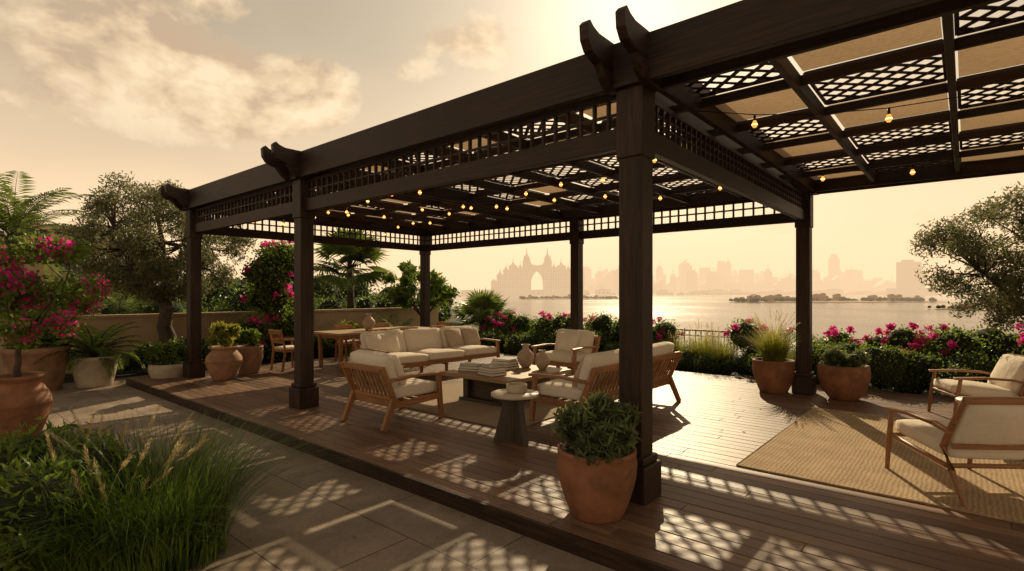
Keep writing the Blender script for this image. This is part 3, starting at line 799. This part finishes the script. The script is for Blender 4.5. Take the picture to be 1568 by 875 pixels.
q, _, _ = grassq(1500, (.15, .2, 0), .4, .7, 1.15, .3, 1.15, .0065, 7); ex.append(quadmesh('arching_blades', q, [L_GRASS]))
ex += bush_parts(-.35, -.35, 0, .62, .6, .74, 13000, .075, .02, L_GREEN, 51, None, .2, 22)
ornamental_grass('ornamental_grass', (-4.15, .95, -.125), 3000, .42, .35, .85, .9, .0065, 30, .16, L_GRASS, ex, 1.3, 110)

# ------------------------------------------------------------------ water, islands, skyline
m, nt, bs = newmat('sea_water'); v = coords(nt, (1, 1, 1))
n1 = noise(nt, v, .6, 5, .65, .3); n2 = noise(nt, v, .02, 3, .6)
bs.inputs['Base Color'].default_value = (.085, .068, .048, 1); bs.inputs['IOR'].default_value = 1.33
nt.links.new(ramp(nt, n2, [(.35, (.12, .12, .12)), (.7, (.26, .26, .26))]), bs.inputs['Roughness'])
bump(nt, bs, n1, .5, .3)
b = B(); b.add([(-6000, 13, -3.2), (6000, 13, -3.2), (6000, 6000, -3.2), (-6000, 6000, -3.2)], [(0, 1, 2, 3)]); b.obj('sea', [m], fix=False)

def facade(name, c):
    m, nt, bs = newmat(name); v = coords(nt)
    br = N(nt, 'ShaderNodeTexBrick'); br.offset = 0; br.inputs['Scale'].default_value = 1; br.inputs['Mortar Size'].default_value = .9
    br.inputs['Brick Width'].default_value = 4; br.inputs['Row Height'].default_value = 3.6; br.inputs['Mortar'].default_value = (*c, 1)
    br.inputs['Color1'].default_value = (*[x * .3 for x in c], 1); br.inputs['Color2'].default_value = (*[x * .5 for x in c], 1)
    mp = N(nt, 'ShaderNodeCombineXYZ'); sp = N(nt, 'ShaderNodeSeparateXYZ'); nt.links.new(v, sp.inputs[0])
    nt.links.new(mth(nt, 'ADD', sp.outputs[0], sp.outputs[1]), mp.inputs[0]); nt.links.new(sp.outputs[2], mp.inputs[1]); nt.links.new(mp.outputs[0], br.inputs[0])
    nt.links.new(br.outputs['Color'], bs.inputs['Base Color']); bs.inputs['Roughness'].default_value = .7; return m
FAC = facade('tower_facade', (.30, .23, .18)); FAC2 = facade('hotel_facade', (.36, .25, .18))
th = R(40.4); ff = Vector((-math.sin(th), math.cos(th), 0)); rr = Vector((math.cos(th), math.sin(th), 0))
def far(d, u, z=-3.2): p = ff * d + rr * u; return (p.x, p.y, z)
b = B()
def gable(x0, x1, y0, y1, z0, z1, hr):
    b.box(((x0 + x1) / 2, (y0 + y1) / 2, (z0 + z1) / 2), (x1 - x0, y1 - y0, z1 - z0), 0)
    b.ext([(x0 - 1, z1), (x1 + 1, z1), ((x0 + x1) / 2 + (x1 - x0) * .12, z1 + hr), ((x0 + x1) / 2 - (x1 - x0) * .12, z1 + hr)], y0, y1, 0, 1)
arch = [(-24, 0), (-11, 0), (-11, 26), (-10, 32), (-7.5, 38), (-4, 43), (0, 46), (4, 43), (7.5, 38), (10, 32), (11, 26), (11, 0), (24, 0), (24, 62), (18, 64), (9, 58), (0, 56), (-9, 58), (-18, 64), (-24, 62)]
b.ext(arch, -9, 9, 0, 1)
def spire(x, y, r, z0, z1, z2):
    b.lathe([(r, z0), (r, z1), (r * 1.15, z1), (r * 1.0, z1 + r * .6), (r * .55, z1 + r * 1.3), (r * .25, z1 + r * 1.8), (.5, z2), (0, z2 + 1)], (x, y, 0), 10)
for s in (-1, 1):
    spire(s * 19, 0, 5.5, 60, 68, 88); spire(s * 24, -6, 2.6, 50, 63, 74); spire(s * 13, -8, 2, 50, 60, 68)
    for i, (w0, w1, hh) in enumerate([(24, 36, 50), (36, 52, 54), (52, 62, 47), (62, 74, 38), (74, 84, 26)]):
        gable(min(s * w0, s * w1), max(s * w0, s * w1), -8 - i, 8 + i, 0, hh, 5)
    for xx, zz in ((31, 55), (44, 60), (57, 52), (68, 43)): spire(s * xx, 0, 2, zz - 6, zz, zz + 9)
o = b.obj('arched_hotel', [FAC2]); o.location = far(980, 46); o.rotation_euler = (0, 0, th)
rs = random.Random(11); b = B()
def tower(u, d, w, h, kind):
    p = far(d, u, 0); M = Matrix.Translation((p[0], p[1], 0)) @ Matrix.Rotation(th + rs.uniform(-.3, .3), 4, 'Z')
    b.box((0, 0, h / 2), (w, w * .8, h), 0, M)
    if kind == 1: b.box((0, 0, h + 3), (w * .6, w * .5, 6), 0, M); b.box((0, 0, h + 10), (1.2, 1.2, 12), 0, M)
    if kind == 2: b.ext([(-w / 2, h), (w / 2, h), (w * .5, h + w * .7)], -w * .4, w * .4, 0, 1, M)
    if kind == 3: b.ext([(-w / 2, h), (w / 2, h), (0, h + w * .8)], -w * .4, w * .4, 0, 1, M)
D = 1350
def px(x): return (x - 784) / 817 * D
heights = [(885, 22, 28), (905, 22, 44), (922, 18, 34), (940, 14, 38), (955, 16, 20), (990, 22, 26), (1018, 12, 44), (1030, 14, 34), (1046, 16, 46), (1060, 12, 52), (1072, 14, 40), (1086, 18, 44), (1102, 11, 54), (1114, 10, 50), (1128, 20, 38), (1148, 16, 32), (1165, 16, 26), (1183, 16, 36), (1200, 18, 28), (1222, 16, 30), (1238, 14, 36), (1256, 14, 54), (1268, 12, 36)]
for (x, w, hp) in heights:
    tower(px(x), D + rs.uniform(-60, 120), w * D / 817 * .8, hp * D / 817 * .9 + 3, rs.randint(0, 3))
for i in range(150):
    tower(px(rs.uniform(870, 1340)), D + rs.uniform(-150, 150), rs.uniform(12, 32), rs.choice([1, 1, 1, 1.7]) * rs.uniform(14, 34), rs.randint(0, 2))
for i in range(60):
    tower(px(rs.uniform(1340, 1560)), D + rs.uniform(-100, 150), rs.uniform(14, 36), rs.uniform(8, 16), 0)
b.obj('city_skyline', [FAC])
b = B(); b.box((0, 0, 24), (26, 20, 56), 0); b.box((16, 4, 16), (12, 18, 44), 0); b.box((-2, 0, 53.5), (14, 10, 4), 0); b.box((2, -3, 4), (60, 30, 12), 0)
o = b.obj('waterfront_tower', [FAC]); o.location = far(850, 632, 0); o.rotation_euler = (0, 0, th)
def island(name, d, u, L, W, h, seed, villas=0, ang=0, vh=3, vw=(.015, .035), ntree=150):
    rd = random.Random(seed); s = B(); M = Matrix.Rotation(th + ang, 4, 'Z')
    n = 48; rings = [(1, -.8), (.97, .15), (.8, h * .7), (.4, h), (0, h)]; vs = []; fs = []
    for q, z in rings:
        for k in range(n):
            a = 2 * math.pi * k / n; e = 1 + .12 * math.sin(a * 3 + seed) + .07 * math.sin(a * 7)
            vs.append((L / 2 * q * e * math.cos(a), W / 2 * q * e * math.sin(a), z))
    for i in range(len(rings) - 1):
        for k in range(n): k2 = (k + 1) % n; fs.append((i * n + k, i * n + k2, (i + 1) * n + k2, (i + 1) * n + k))
    s.add(vs, fs, 0, True, M); parts = [s.obj('sand_bank', [SAND], fix=False)]
    if villas:
        v = B()
        for i in range(villas):
            x = rd.uniform(-.42, .42) * L; y = rd.uniform(-.2, .15) * W; w = rd.uniform(*vw) * L; hh = rd.uniform(.6, 1.1) * vh; MM = M @ Matrix.Translation((x, y, h * .8))
            v.box((0, 0, hh / 2), (w, w * .6, hh), 0, MM); v.ext([(-w * .55, hh), (w * .55, hh), (w * .2, hh * 1.2), (-w * .2, hh * 1.2)], -w * .33, w * .33, 1, 1, MM)
            for q in (-.3, 0, .3): v.box((q * w, -w * .3, hh * .45), (w * .12, .1, hh * .35), 2, MM)
        parts.append(v.obj('villas', [PLASTER, ROOFT, BOOKD]))
    c = []; r = []
    for i in range(ntree):
        x = rd.uniform(-.46, .46) * L; y = rd.uniform(-.25, .35) * W
        q = vh * rd.uniform(.22, .5); p = M @ Vector((x, y, h * .8 + q * .5)); c.append(tuple(p)); r.append(q)
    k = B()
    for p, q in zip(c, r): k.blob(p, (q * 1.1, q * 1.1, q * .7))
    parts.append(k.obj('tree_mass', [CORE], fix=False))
    parts.append(quadmesh('foliage', clump_leaves(c, r, 8000, vh * .16, vh * .1, .9, .6, 6), [L_DEEP]))
    group(name, far(d, u), 0, parts)
island('island', 300, 182, 122, 34, .9, 1, 20, .05, 3.4)
island('island', 460, 62, 120, 30, .8, 2, 10, 0, 3.4)
island('sandy_beach', 165, 150, 42, 26, .5, 4, 2, .25, 1.3, (.04, .07), 40)
island('coast', 1000, 260, 1150, 120, 2.5, 5, 40, 0, 9)
b = B(); b.box((0, 0, 2.6), (9, 9, 5.2), 0)
b.add([(-5.2, -5.2, 5.2), (5.2, -5.2, 5.2), (5.2, 5.2, 5.2), (-5.2, 5.2, 5.2), (0, -1, 7), (0, 1, 7)], [(0, 1, 4), (1, 2, 5, 4), (2, 3, 5), (3, 0, 4, 5), (3, 2, 1, 0)], 1)
for y in (-3, 0, 3):
    b.box((4.52, y, 3.9), (.08, 1.1, 1.5), 2); b.box((4.52, y, 1.4), (.08, 1.1, 1.8), 2)
o = b.obj('villa', [PLASTER, ROOFT, BOOKD]); o.location = (-53, 8.5, -.13)

# ------------------------------------------------------------------ haze over the sea
m = bpy.data.materials.new('haze'); m.use_nodes = True; nt = m.node_tree; nt.nodes.clear()
out = N(nt, 'ShaderNodeOutputMaterial'); ab = N(nt, 'ShaderNodeVolumeAbsorption'); em = N(nt, 'ShaderNodeEmission'); ad = N(nt, 'ShaderNodeAddShader')
a = .00125; ab.inputs['Color'].default_value = (0, 0, 0, 1); ab.inputs['Density'].default_value = a
em.inputs['Color'].default_value = (1, .70, .42, 1); em.inputs['Strength'].default_value = a * 1.2
nt.links.new(ab.outputs[0], ad.inputs[0]); nt.links.new(em.outputs[0], ad.inputs[1]); nt.links.new(ad.outputs[0], out.inputs['Volume'])
b = B(); b.box((0, 3100, 48), (9000, 5800, 108), 0); b.obj('haze', [m])

# ------------------------------------------------------------------ sky + sun
saz = R(27); sel = R(28)
sd = Vector((-math.sin(saz) * math.cos(sel), math.cos(saz) * math.cos(sel), math.sin(sel)))
w = bpy.data.worlds.new('World'); scene.world = w; w.use_nodes = True; nt = w.node_tree; nt.nodes.clear()
out = N(nt, 'ShaderNodeOutputWorld'); bg = N(nt, 'ShaderNodeBackground'); nt.links.new(bg.outputs[0], out.inputs[0])
sky = N(nt, 'ShaderNodeTexSky', sky_type='NISHITA'); sky.sun_disc = False; sky.sun_elevation = sel; sky.sun_rotation = -saz; sky.dust_density = 3
tc = N(nt, 'ShaderNodeTexCoord'); dv = tc.outputs['Generated']
sp = N(nt, 'ShaderNodeSeparateXYZ'); nt.links.new(dv, sp.inputs[0]); z = sp.outputs[2]
base = ramp(nt, z, [(0, (1.15, .81, .49)), (.10, (1.08, .77, .47)), (.22, (.80, .60, .39)), (.4, (.49, .395, .275)), (.7, (.30, .25, .19)), (1, (.22, .19, .155))])
def vdot(vec):
    n = N(nt, 'ShaderNodeVectorMath', operation='DOT_PRODUCT'); nt.links.new(dv, n.inputs[0]); n.inputs[1].default_value = vec; return n.outputs['Value']
dt = mth(nt, 'MAXIMUM', vdot(sd), 0.0)
glow = mth(nt, 'ADD', mth(nt, 'MULTIPLY', mth(nt, 'POWER', dt, 9.0), .30), mth(nt, 'MULTIPLY', mth(nt, 'POWER', dt, 70.0), .5))
gcol = N(nt, 'ShaderNodeVectorMath', operation='SCALE'); gcol.inputs[0].default_value = (1, .88, .68); nt.links.new(glow, gcol.inputs['Scale'])
col = mixc(nt, 1.0, base, gcol.outputs[0], 'ADD')
mp = N(nt, 'ShaderNodeMapping'); mp.inputs['Scale'].default_value = (1, 1, 1.7); nt.links.new(dv, mp.inputs[0])
cn = noise(nt, mp.outputs[0], 6.2, 7, .58, .2); cn2 = noise(nt, mp.outputs[0], 2.2, 3, .55, .5)
mp2 = N(nt, 'ShaderNodeMapping'); mp2.inputs['Scale'].default_value = (1, 1, 1.7); mp2.inputs['Location'].default_value = (.02, -.02, -.06); nt.links.new(dv, mp2.inputs[0])
cnl = noise(nt, mp2.outputs[0], 6.2, 4, .58, .2)
tot = None
for (cx, cy, rx, rz, amp) in [(215, 90, .22, .10, 1.05), (320, 130, .15, .085, 1.2), (140, 50, .14, .06, .8), (467, 155, .09, .07, 1.3), (725, 55, .13, .05, .75), (340, 8, .10, .035, .8), (640, 105, .1, .03, .45), (1480, 330, .25, .03, .4)]:
    k = (cx - 784) / 817; e = (450 - cy) / 817
    c = (ff + rr * k + Vector((0, 0, e))).normalized()
    s = N(nt, 'ShaderNodeVectorMath', operation='SUBTRACT'); nt.links.new(dv, s.inputs[0]); s.inputs[1].default_value = c
    q = N(nt, 'ShaderNodeVectorMath', operation='MULTIPLY'); nt.links.new(s.outputs[0], q.inputs[0]); q.inputs[1].default_value = (1 / rx, 1 / rx, 1 / rz)
    l = N(nt, 'ShaderNodeVectorMath', operation='LENGTH'); nt.links.new(q.outputs[0], l.inputs[0])
    mm = mth(nt, 'MULTIPLY', mth(nt, 'SUBTRACT', 1.3, l.outputs['Value'], True), amp)
    tot = mm if tot is None else mth(nt, 'MAXIMUM', tot, mm)
cl = mth(nt, 'ADD', mth(nt, 'MULTIPLY', tot, 1.0), mth(nt, 'MULTIPLY', mth(nt, 'SUBTRACT', cn, .5), 2.6))
cm = ramp(nt, cl, [(.36, (0, 0, 0)), (.52, (.5, .5, .5)), (.85, (.92, .92, .92))])
cm = mixc(nt, 1.0, cm, ramp(nt, tot, [(.01, (0, 0, 0)), (.12, (1, 1, 1))]), 'MULTIPLY')
lit = mth(nt, 'MULTIPLY_ADD', mth(nt, 'SUBTRACT', cn, cnl), 3.4); lit.node.inputs[2].default_value = .5
ccol = ramp(nt, lit, [(.2, (.60, .43, .28)), (.5, (.82, .61, .38)), (.85, (1.0, .79, .52))])
col = mixc(nt, cm, col, ccol)
haz = ramp(nt, cn2, [(.35, (.94, .94, .94)), (.7, (1.06, 1.06, 1.05))]); col = mixc(nt, 1.0, col, haz, 'MULTIPLY')
tint = mixc(nt, 1.0, sky.outputs[0], (.008, .0065, .0045), 'MULTIPLY')
col = mixc(nt, 1.0, col, tint, 'ADD')
nt.links.new(col, bg.inputs[0]); bg.inputs[1].default_value = 1.0
L = bpy.data.lights.new('sun', 'SUN'); L.energy = 5; L.angle = R(.4); L.color = (1, .80, .50)
lo = bpy.data.objects.new('sun', L); COL.objects.link(lo); lo.rotation_euler = sd.to_track_quat('Z', 'Y').to_euler()

cam = bpy.data.cameras.new('camera'); co = bpy.data.objects.new('camera', cam); COL.objects.link(co)
co.location = (0, 0, 1.6); co.rotation_euler = (R(90), 0, th); cam.sensor_width = 36; cam.lens = 18.76; cam.shift_y = .008
cam.clip_start = .05; cam.clip_end = 12000; scene.camera = co
scene.view_settings.view_transform = 'Standard'; scene.view_settings.look = 'None'; scene.view_settings.exposure = 0
